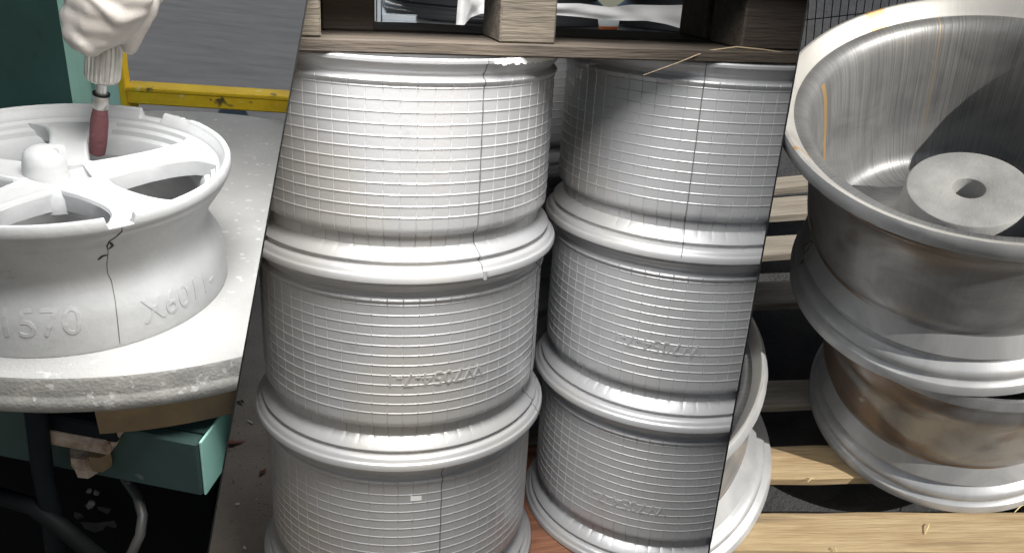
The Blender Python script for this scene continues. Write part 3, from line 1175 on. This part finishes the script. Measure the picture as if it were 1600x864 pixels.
# rear stacks on a second pallet, seen between and above the front ones
RY = 0.57
gx = un('m', 952, 50, 1, RY).x
pl = gx - 0.42
pallet('m', T((pl + gx + 0.52) / 2, RY + 0.05, Z0 - 0.0005) @ RZ(0.0), 'dark wooden pallet under the rear wheel stacks, glimpsed between the front stacks', gx + 0.52 - pl, 0.62, 5, [M_oldwood], blk=0.085)
tier = ['bottom', 'second', 'third', 'top']
for si, (x, y, nm) in enumerate(((gx - 0.2425, RY, 'middle'), (gx + 0.2425, RY + 0.02, 'right'))):
    for k in range(4):
        lab = {'middle': 'rear stack glimpsed between the two front stacks',
               'right': 'rear stack behind the right opening of the upper pallet'}[nm]
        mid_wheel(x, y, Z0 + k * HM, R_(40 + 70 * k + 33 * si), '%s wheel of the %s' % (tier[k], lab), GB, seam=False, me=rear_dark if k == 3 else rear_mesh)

# upper pallet carried by the front stacks
pa, pb = un('m', 470, 82, 2, HM), un('m', 1245, 102, 2, HM)
du = (pb - pa).normalized()
dvv = Vector((-du.y, du.x, 0))
Mu = Matrix(((du.x, dvv.x, 0, pa.x), (du.y, dvv.y, 0, pa.y), (0, 0, 1, HM + 0.0005), (0, 0, 0, 1)))
up = thing('pallet', 'm', Mu, 'weathered wooden pallet resting on top of both front stacks', 'pallet')
plank('bottom_board', 1.25, 0.10, 0.0165, wood('brown_board', (0.075, 0.058, 0.042), (0.035, 0.027, 0.02)), up, T(0.42, 0.050, 0.00825), 3)
BX = {'mid': None}
for (xa, xb, m, dy) in ((456, 502, M_greywood, 0.004), (503, 586, M_darkwood, 0.10), (781, 868, M_greywood, 0.003), (1160, 1300, M_darkwood, 0.02)):
    q0, q1 = Mu.inverted() @ un('m', xa, 60, 2, HM + 0.04), Mu.inverted() @ un('m', xb, 60, 2, HM + 0.04)
    o0, d0 = ray('m', xa, 60)
    o1, d1 = ray('m', xb, 60)
    Mi = Mu.inverted()

    def hitx(o_, d_):
        o_, d_ = Mi @ o_, Mi.to_3x3() @ d_
        return (o_ + d_ * ((dy - o_.y) / d_.y)).x
    x0, x1 = hitx(o0, d0), hitx(o1, d1)
    mb = MB()
    mb.box((-(x1 - x0) / 2, 0, 0), ((x1 - x0) / 2, 0.095, 0.078), None, 0.0025)
    part('block', mb.mesh('block', m), up, T((x0 + x1) / 2, dy, 0.0168))
    mb = MB()
    mb.box((-(x1 - x0) / 2, 0, 0), ((x1 - x0) / 2, 0.09, 0.078), None, 0.0025)
    if xa > 1000:
        part('block', mb.mesh('block', M_darkwood), up, T((x0 + x1) / 2 + 0.01, 0.15, 0.0168))
for i, y in enumerate((0.055, 0.165)):
    plank('deck_board', 1.25, 0.10, 0.018, M_darkwood, up, T(0.42, y, 0.0168 + 0.0785 + 0.009), 20 + i)


def drape(pix_top, pix_bot, y, m, name, sag=0.02, thick=0.0015, nx=26, ny=8, seed=1, yb=None):
    """sheet hanging between an upper and a lower pixel polyline, placed at depth y (mid bay), with soft folds"""
    def samp(L, s):
        s *= len(L) - 1
        i = min(int(s), len(L) - 2)
        f_ = s - i
        return (L[i][0] + (L[i + 1][0] - L[i][0]) * f_, L[i][1] + (L[i + 1][1] - L[i][1]) * f_)
    mb = MB()
    for side in (0, 1):
        for j in range(ny + 1):
            for i in range(nx + 1):
                s, t_ = i / nx, j / ny
                a_, b_ = samp(pix_top, s), samp(pix_bot, s)
                yy = y + (0 if yb is None else (yb - y) * t_) + sag * noise.noise(Vector((s * 5 + seed, t_ * 1.6, seed)))
                p = un('m', a_[0] + (b_[0] - a_[0]) * t_, a_[1] + (b_[1] - a_[1]) * t_, 1, yy)
                mb.v.append((p.x, p.y + side * thick, p.z))
    n_ = (nx + 1) * (ny + 1)
    for j in range(ny):
        for i in range(nx):
            a_ = j * (nx + 1) + i
            mb.f.append((a_, a_ + 1, a_ + nx + 2, a_ + nx + 1))
            mb.f.append((n_ + a_ + nx + 1, n_ + a_ + nx + 2, n_ + a_ + 1, n_ + a_))
    return part(name, mb.mesh(name, m, 60), None, None, 'm')


o = drape([(868, 6), (905, 6), (930, 9), (955, 12), (985, 8), (1040, 9), (1080, 8), (1118, 10)],
          [(868, 24), (905, 27), (940, 31), (975, 33), (1010, 33), (1040, 38), (1070, 47), (1094, 55)], 0.29, M_paper, 'paper_sheet', 0.012)
tag(o, 'white paper sheet draped over the wheels behind the right pallet opening', 'paper', 'paper sheets on the rear wheels')
o = drape([(716, -6), (740, -6), (770, -4), (800, -4)], [(711, 57), (735, 28), (752, 22), (800, 22)], 0.28, M_paper, 'paper_sheet', 0.015, seed=4)
tag(o, 'grey-white paper sheet hanging in a point left of the pallet block', 'paper', 'paper sheets on the rear wheels')

plank('bottom_board', 1.25, 0.13, 0.0165, M_darkwood, up, T(0.42, 0.20, 0.00825), 5)
# grey plastic bracket frame behind the pallet
gb = thing('plastic_bracket', 'm', T(*un('m', 592, 56, 1, 0.26)), 'grey plastic bracket frame standing on the upper pallet at left', 'bracket')
gp = un('m', 592, 56, 1, 0.26)


def gbox(x0, y0, x1, y1, name, d=0.03, y=0.26):
    p, q = un('m', x0, y1, 1, y), un('m', x1, y0, 1, y)
    mb = MB()
    mb.box((p.x - gp.x, 0, p.z - gp.z), (q.x - gp.x, d, q.z - gp.z), None, 0.0012)
    part(name, mb.mesh(name, M_plastic), gb)


gbox(589, -40, 595, 56, 'post')
gbox(584, -40, 587.5, 34, 'post', 0.02, 0.265)
gbox(597, 25.5, 650, 32.5, 'crossbar')
gbox(597, 35, 651, 41.5, 'crossbar', 0.028)
gbox(585, 35, 588, 42, 'crossbar', 0.02)
gbox(641, 42, 645, 57, 'foot')
gbox(647, 42, 650.5, 57, 'foot')


def gtri(pts, name, d=0.012):
    P = [un('m', x, y, 1, 0.265) - gp for x, y in pts]
    mb = MB()
    n_ = len(P)
    mb.v = [tuple(p) for p in P] + [(p.x, p.y + d, p.z) for p in P]
    mb.f = [tuple(range(n_)), tuple(range(2 * n_ - 1, n_ - 1, -1))] + [(i, n_ + i, n_ + (i + 1) % n_, (i + 1) % n_) for i in range(n_)]
    part(name, mb.mesh(name, M_plastic), gb)


gtri([(597, 10), (605, 25), (597, 25)], 'gusset')
gtri([(598, 43), (607, 44), (600, 56), (598, 56)], 'gusset')
gtri([(633, 43), (641, 43), (641, 54)], 'gusset')
gtri([(583, 44), (588, 44), (588, 55)], 'gusset')

# black plastic block and orange strap seen through the right opening
mb = MB()
p, q = un('m', 1098, 74, 1, 0.16), un('m', 1146, 18, 1, 0.16)
mb.box((p.x, 0.16, p.z), (q.x, 0.22, q.z), None, 0.003)
o = part('plastic_block', mb.mesh('plastic_block', M_shade_plastic), None, None, 'm')
tag(o, 'black plastic block in the right opening of the upper pallet', 'block')
tp = [un('m', x, y, 1, 0.335) for x, y in ((935, 42), (965, 42), (963, 53), (937, 53))]
mb = MB()
mb.v = [tuple(p) for p in tp] + [(p.x, p.y + 0.002, p.z) for p in tp]
mb.f = [(0, 1, 2, 3), (7, 6, 5, 4), (0, 4, 5, 1), (1, 5, 6, 2), (2, 6, 7, 3), (3, 7, 4, 0)]
o = part('orange_strap', mb.mesh('orange_strap', M_orange), None, None, 'm')
tag(o, 'short orange strap between the rear wheels below the white paper', 'strap')
tp = [un('m', x, y, 1, 0.34) for x, y in ((932, 16), (972, 16), (966, 42), (936, 42))]
mb = MB()
mb.v = [tuple(p) for p in tp] + [(p.x, p.y + 0.003, p.z) for p in tp]
mb.f = [(0, 1, 2, 3), (7, 6, 5, 4), (0, 4, 5, 1), (1, 5, 6, 2), (2, 6, 7, 3), (3, 7, 4, 0)]
o = part('plastic_board', mb.mesh('plastic_board', mat('pale_blue_board', (0.50, 0.56, 0.58), 0.5)), None, None, 'm')
tag(o, 'pale blue-grey board in the gap between the rear wheels', 'board')
# straw blade over the pallet's right end
sp = [un('m', x, y, 1, yy) for x, y, yy in ((1005, 118, -.16), (1060, 98, -.12), (1105, 80, -.10), (1150, 74, -.09), (1190, 78, -.08), (1246, 86, -.07))]
o = part('grass_stalk', MB().tube(sp, [0.0004, 0.0007, 0.0012, 0.0014, 0.0014, 0.0012], 5).mesh('grass_stalk', mat('dry_grass', (0.30, 0.23, 0.15), 0.9), 60), None, None, 'm')
tag(o, 'thin dry grass stalk lying over the right end of the upper pallet', 'straw')

# leaves and chips on the ground at left
zg = Z0 - PAL
for i, (x, y, s, lab) in enumerate(((365, 690, 0.026, 'red-brown dry leaf on the ground beside the divider'), (411, 734, 0.015, 'small orange leaf fragment against the lower left wheel'),
                                    (375, 627, 0.014, 'dark curled leaf on the brown ground above the red leaf'))):
    p = un('m', x, y, 2, zg + 0.006)
    mb = MB()
    n_ = 8
    for k in range(n_ + 1):
        t_ = k / n_
        wd = s * 0.45 * math.sin(PI * min(0.98, t_ + 0.02)) * (1 + 0.3 * math.sin(k * 2.3))
        mb.v += [(s * (2 * t_ - 1), -wd, 0.004 * math.sin(t_ * 5)), (s * (2 * t_ - 1), 0, -0.001 + 0.004 * math.sin(t_ * 5)), (s * (2 * t_ - 1), wd, 0.006 * math.cos(t_ * 4))]
    for k in range(n_):
        a_ = k * 3
        mb.f += [(a_, a_ + 1, a_ + 4, a_ + 3), (a_ + 1, a_ + 2, a_ + 5, a_ + 4)]
    o = part('dry_leaf', mb.mesh('dry_leaf', M_leaf if i < 2 else M_darkwood, 60), None, T(*p) @ RZ(0.5 + i), 'm')
    tag(o, lab, 'leaf', 'leaves on the ground')
for i, (x, y, lx, ly, lab) in enumerate(((391, 659, 0.022, 0.005, 'pale splinter beside the middle left flange'), (371, 787, 0.009, 0.006, 'pale chip on the ground left of the bottom wheel'),
                                         (401, 780, 0.004, 0.004, 'tiny pale chip nearest the bottom left wheel'), (382, 855, 0.008, 0.004, 'pale chip at the lower edge of the ground'))):
    p = un('m', x, y, 2, zg + 0.004)
    mb = MB()
    mb.box((-lx / 2, -ly / 2, -0.002), (lx / 2, ly / 2, 0.002), None, 0.001)
    o = part('chip', mb.mesh('chip', M_chip), None, T(*p) @ RZ(-0.7 + i), 'm')
    tag(o, lab, 'chip', 'pale chips on the ground')
gr = MB()
rnd = random.Random(5)
for i in range(420):
    x, y = rnd.uniform(300, 470), rnd.uniform(500, 900)
    p = un('m', x, y, 2, zg + 0.002)
    s = rnd.uniform(0.0008, 0.0026)
    gr.add([(s, 0, 0), (-s * .5, s * .8, 0), (-s * .5, -s * .8, 0), (0, 0, s)], [(0, 1, 3), (1, 2, 3), (2, 0, 3), (0, 2, 1)], T(*p) @ RZ(rnd.random() * 6))
o = part('gravel', gr.mesh('gravel', mat('grit', (0.26, 0.23, 0.19), 0.9, var=(0.12, 0.10, 0.08), scale=90)), None, None, 'm')
tag(o, 'fine grit scattered on the brown ground', 'gravel', kind='stuff')

# ================================================================== RIGHT BAY: bare metal wheels in the sun
HR = 0.339
ZP = -0.33973
ground('r', ZP - 0.125, (-2.2, -2.5, 9, 9), M_asphalt_r, 'asphalt_ground')

M_raw_in = raw_metal('brushed_aluminium', (0.32, 0.32, 0.318), (0.225, 0.226, 0.23), 0.42, streak=0.6, rust=((0.272, 0.0036, 0.03, 0.24), (0.112, 0.0010, 0.0, 0.2)))
M_raw_out = raw_metal('stained_aluminium', (0.41, 0.41, 0.415), (0.28, 0.275, 0.275), 0.35, streak=0.12, stain=(0.22, 0.165, 0.13), metal=0.55)
M_raw_lip = raw_metal('pale_aluminium', (0.66, 0.645, 0.62), (0.50, 0.485, 0.465), 0.45, streak=0.1, stain=(0.56, 0.545, 0.515), rust=((0.17, 0.010, 0.0, 0.05), (0.40, 0.0022, 0.0, 0.09)))
M_raw_flange = raw_metal('turned_aluminium', (0.50, 0.505, 0.515), (0.38, 0.39, 0.405), 0.42, streak=0.08, metal=0.4)
M_cast = mat('sandblasted_hub', (0.40, 0.398, 0.39), 0.8, 0.0, var=(0.28, 0.28, 0.275), scale=16, bump=0.18, bscale=260)

RO = 0.2747
r_flange = [(0.219, 0.0), (0.2292, 0.0), (0.2317, 0.0025), (0.2317, 0.0170), (0.2300, 0.0200), (0.2245, 0.0225), (0.2225, 0.0255), (0.2240, 0.0300), (0.2255, 0.0350), (0.2245, 0.0410),
            (0.2205, 0.0460), (0.2150, 0.0490), (0.2105, 0.0520), (0.2095, 0.0570), (0.2120, 0.0620), (0.2165, 0.0660), (0.2180, 0.0690), (0.2165, 0.0730), (0.2080, 0.0960), (0.2055, 0.1020)]
r_barrel = [(0.2055, 0.1020), (0.2045, 0.1070), (0.2070, 0.1130), (0.2115, 0.1210), (0.2150, 0.1330), (0.2168, 0.1500), (0.2180, 0.1750), (0.2215, 0.2150), (0.2265, 0.2450), (0.2330, 0.2640),
            (0.2420, 0.2780), (0.2500, 0.2870), (0.2545, 0.2920), (0.2555, 0.2960), (0.2530, 0.2995), (0.2500, 0.3015), (0.2510, 0.3045), (0.2560, 0.3070), (0.2640, 0.3100), (0.2680, 0.3130)]
r_edge = [(0.2680, 0.3130), (0.2725, 0.3155), (0.2747, 0.3190), (0.2747, 0.3345), (0.2725, 0.3385)]
r_lip = [(0.2725, 0.3385), (0.2690, 0.3390), (0.2665, 0.3375), (0.2600, 0.3310), (0.2540, 0.3235), (0.2515, 0.3205), (0.2495, 0.3190)]
r_in = [(0.2495, 0.3190), (0.2450, 0.3198), (0.2385, 0.3180), (0.2315, 0.3125), (0.2260, 0.3035), (0.2225, 0.2920), (0.2195, 0.2780), (0.2150, 0.2400), (0.2125, 0.2000), (0.2085, 0.1600),
        (0.2030, 0.1400), (0.1970, 0.1220), (0.1935, 0.1080), (0.1870, 0.0950), (0.1740, 0.0860), (0.1550, 0.0850), (0.1250, 0.0960), (0.1000, 0.1120), (0.0900, 0.1240)]
r_hub = [(0.0925, 0.1200), (0.0880, 0.1400), (0.0850, 0.1700), (0.0838, 0.1850), (0.0822, 0.1885), (0.0800, 0.1895), (0.0245, 0.1895), (0.0220, 0.1880), (0.0210, 0.1830), (0.0210, 0.1000), (0.0, 0.0980)]
r_back = [(0.0900, 0.0760), (0.14, 0.070), (0.18, 0.062), (0.190, 0.050), (0.200, 0.030), (0.219, 0.0)]


def nick(i, a, r, z):
    q = noise.noise(Vector((math.cos(a) * 14, math.sin(a) * 14, z * 60)))
    return r + 0.0007 * q, z


def raw_set(sf=1.0, st=1.0, sh=1.0, cap=None):
    def g(P):
        if cap:
            return [(r if r < cap else cap + (r - cap) * 0.05, max(z, 0.3345) if (P is r_lip or (P is r_in and r > 0.23)) else z) for r, z in P]
        return [(r * (sf + (st - sf) * z / 0.339), z * sh) for r, z in P]
    return {'flange': lathe(g(r_flange), 220, False).mesh('flange', M_raw_flange, 35),
            'barrel': lathe(g(r_barrel), 220, False).mesh('barrel', M_raw_out, 35),
            'rim_edge': lathe(g(r_edge), 260, False, rad=nick).mesh('rim_edge', M_raw_flange, 35),
            'lip': lathe(g(r_lip), 220, False).mesh('lip', M_raw_lip, 35),
            'inner_wall': lathe(g(r_in), 220, False).mesh('inner_wall', M_raw_in, 40),
            'hub': lathe(g(r_hub), 96, False).mesh('hub', M_cast, 35),
            'back': lathe(g(r_back), 96, False).mesh('back', M_raw_flange, 40)}


def raw_wheel(M, label, RWS):
    t_ = thing('metal_wheel', 'r', M, label, 'wheel', 'bare metal wheels on the pallet')
    for k, me in RWS.items():
        part(k, me, t_)
    return t_


RW = raw_set()
AX, AY = -0.0199, 0.0126
tq = Vector((-AX, -AY, 1)).to_track_quat('Z', 'Y').to_matrix().to_4x4()
tq = Vector((0, 0, 1)).rotation_difference(Vector((-AX, -AY, 1)).normalized()).to_matrix().to_4x4()
M1 = T(-0.0345, 0.0425, 0.0015) @ tq
w1 = raw_wheel(M1, 'upper bare metal wheel with open brushed barrel and pale hub', RW)
w2 = raw_wheel(T(0, 0, ZP) @ RZ(1.0), 'lower bare metal wheel carrying the other on the pallet', raw_set(cap=0.237))
w3 = raw_wheel(T(-0.452, 0.402, ZP) @ RZ(2.0), 'bare metal wheel cut off by the divider at the left of the pallet', raw_set(0.2806 / 0.2317, 0.259 / 0.2747, 0.297 / 0.339))

# marker scribble on the upper wheel's bevel
fb_ = lathe(r_flange, 160, False)
fbv = BVHTree.FromPolygons([M1 @ Vector(p) for p in fb_.v], fb_.f)
for pix in ([(1255, 384), (1268, 376), (1270, 380), (1262, 390), (1257, 397), (1255, 384)], [(1249, 414), (1256, 405), (1252, 413)]):
    P, Nn = surf_pts(pix, fbv, 'r')
    if len(P) > 1:
        Mi = M1.inverted()
        me = ribbon(P, Nn, 0.0018, M_tape, 'mark', 0.0004)
        me.transform(Mi)
        part('mark', me, [c for c in w1.children if c.name.startswith('flange')][0])

# pallet
U = Vector((0.627, -0.779, 0))
V = Vector((0.779, 0.627, 0))
Mp = Matrix(((U.x, V.x, 0, 0), (U.y, V.y, 0, 0), (0, 0, 1, ZP - 0.0006), (0, 0, 0, 1)))
rp_ = thing('pallet', 'r', Mp, 'pine pallet of spaced boards under the bare metal wheels', 'pallet')
def vof(px, py):
    q_ = un('r', px, py, 2, ZP)
    return q_.dot(V)


rows = [((1400, 861), (1400, 799), M_newwood), ((1270, 747), (1250, 695), M_newwood), ((1220, 632), (1230, 593), M_oldwood), (None, None, None), ((1210, 473), (1210, 438), M_oldwood),
        ((1215, 396), (1215, 368), M_oldwood), ((1235, 334), (1235, 306), M_oldwood), ((1240, 291), (1240, 274), M_oldwood)]
vmin, vmax = vof(1400, 861), vof(1240, 274)
for i, (p0, p1, m) in enumerate(rows):
    if i == 3:
        continue
    v0, v1 = vof(*p0), vof(*p1)
    plank('deck_board', 2.0, v1 - v0, 0.024, m, rp_, T(0.15, (v0 + v1) / 2, -0.012), 40 + i)
for x in (-0.78, 0.15, 1.08):
    mb = MB()
    mb.box((-0.04, vmin + 0.005, -0.10), (0.04, vmax - 0.005, -0.0245), None, 0.002)
    part('stringer', mb.mesh('stringer', M_oldwood), rp_, T(x, 0, 0))

# straw on the front board
for i, (x, y, x2, y2, lab) in enumerate(((1445, 834, 1452, 818, 'curled straw on the front pallet board under the lower wheel'), (1298, 858, 1308, 862, 'straw bit near the lower edge of the front pallet board'),
                                         (1262, 752, 1272, 748, 'pale splinter lying on the asphalt between the pallet boards'), (1585, 800, 1600, 788, 'straw beside the lower wheel at the right edge'))):
    p, q = un('r', x, y, 2, ZP + 0.001), un('r', x2, y2, 2, ZP + 0.004)
    c_ = (p + q) / 2 + Vector((0.004, 0.0, 0.003))
    o = part('straw', MB().tube([p, c_, q], [0.0008, 0.001, 0.0006], 5).mesh('straw', M_straw, 60), None, None, 'r')
    tag(o, lab, 'straw', 'straw bits on the pallet')

# wire mesh fence behind
fy = 0.98
Mf = Matrix(((U.x, V.x, 0, 0), (U.y, V.y, 0, 0), (0, 0, 1, ZP - 0.125), (0, 0, 0, 1)))
fen = thing('wire_fence', 'r', Mf, 'black welded wire mesh panel standing behind the bare metal wheels', 'fence')
Mfi = Mf.inverted()


def fpt(px, py, v):
    o_, d_ = ray('r', px, py)
    o_, d_ = Mfi @ o_, Mfi.to_3x3() @ d_
    return o_ + d_ * ((v - o_.y) / d_.y)


wire_me = MB().tube([(0, 0, 0), (0, 0, 0.5), (0, 0, 1.0)], 0.0013, 6).mesh('wire', M_wire, 60)
xs = [fpt(px, 25, fy).x for px in [1262 + 12.4 * i for i in range(30)]]
for i, x in enumerate(xs):
    part('wire', wire_me, fen, T(x, fy, 0))
zz = fpt(1300, 28, fy).z
L_ = xs[-1] - xs[0] + 0.06
cross_me = MB().tube([(0, 0, 0), (L_ / 2, 0, 0), (L_, 0, 0)], 0.0014, 6).mesh('cross_wire', M_wire, 60)
for k in range(-6, 8):
    z = zz + k * 0.10
    if 0.01 < z < 1.0:
        part('cross_wire', cross_me, fen, T(xs[0] - 0.03, fy + 0.0026, z))


# ================================================================== trim every bay at its dividers
def world_of(o):
    return world_of(o.parent) @ o.matrix_basis if o.parent else o.matrix_basis.copy()


GAP = 0.0011
keep = {'l': [(1, -1)], 'm': [(1, 1), (2, -1)], 'r': [(2, 1)]}
dead = []
for o in list(SC.objects):
    if o.type != 'MESH' or BAY.get(o.name) not in keep:
        continue
    Mw = world_of(o)
    bb = [Mw @ Vector(c) for c in o.bound_box]
    todo = []
    gone = False
    for (k, s) in keep[BAY[o.name]]:
        po, pn = PLANE[k]
        ds = [(p - po).dot(pn) * s for p in bb]
        if min(ds) > GAP:
            continue
        if max(ds) < GAP:
            gone = True
            break
        todo.append((po + pn * s * GAP, pn * s))
    if gone:
        dead.append(o)
        continue
    if todo:
        bm = bmesh.new()
        bm.from_mesh(o.data)
        bm.transform(Mw)
        for (co, no) in todo:
            out_v = {v for v in bm.verts if (v.co - co).dot(no) < 0}
            cross = [f for f in bm.faces if 0 < sum(v in out_v for v in f.verts) < len(f.verts)]
            if cross:
                vs_ = {v for f in cross for v in f.verts}
                es_ = {e for f in cross for e in f.edges}
                bmesh.ops.bisect_plane(bm, geom=list(vs_) + list(es_) + cross, plane_co=co, plane_no=-no)
            bmesh.ops.delete(bm, geom=[v for v in bm.verts if (v.co - co).dot(no) < -1e-6], context='VERTS')
        if not bm.faces:
            bm.free()
            dead.append(o)
            continue
        bm.transform(Mw.inverted())
        me = o.data.copy() if o.data.users > 1 else o.data
        bm.to_mesh(me)
        bm.free()
        o.data = me
for o in dead:
    for c in list(o.children):
        bpy.data.objects.remove(c)
    bpy.data.objects.remove(o)
for o in list(SC.objects):
    if o.type == 'EMPTY' and not o.children:
        bpy.data.objects.remove(o)
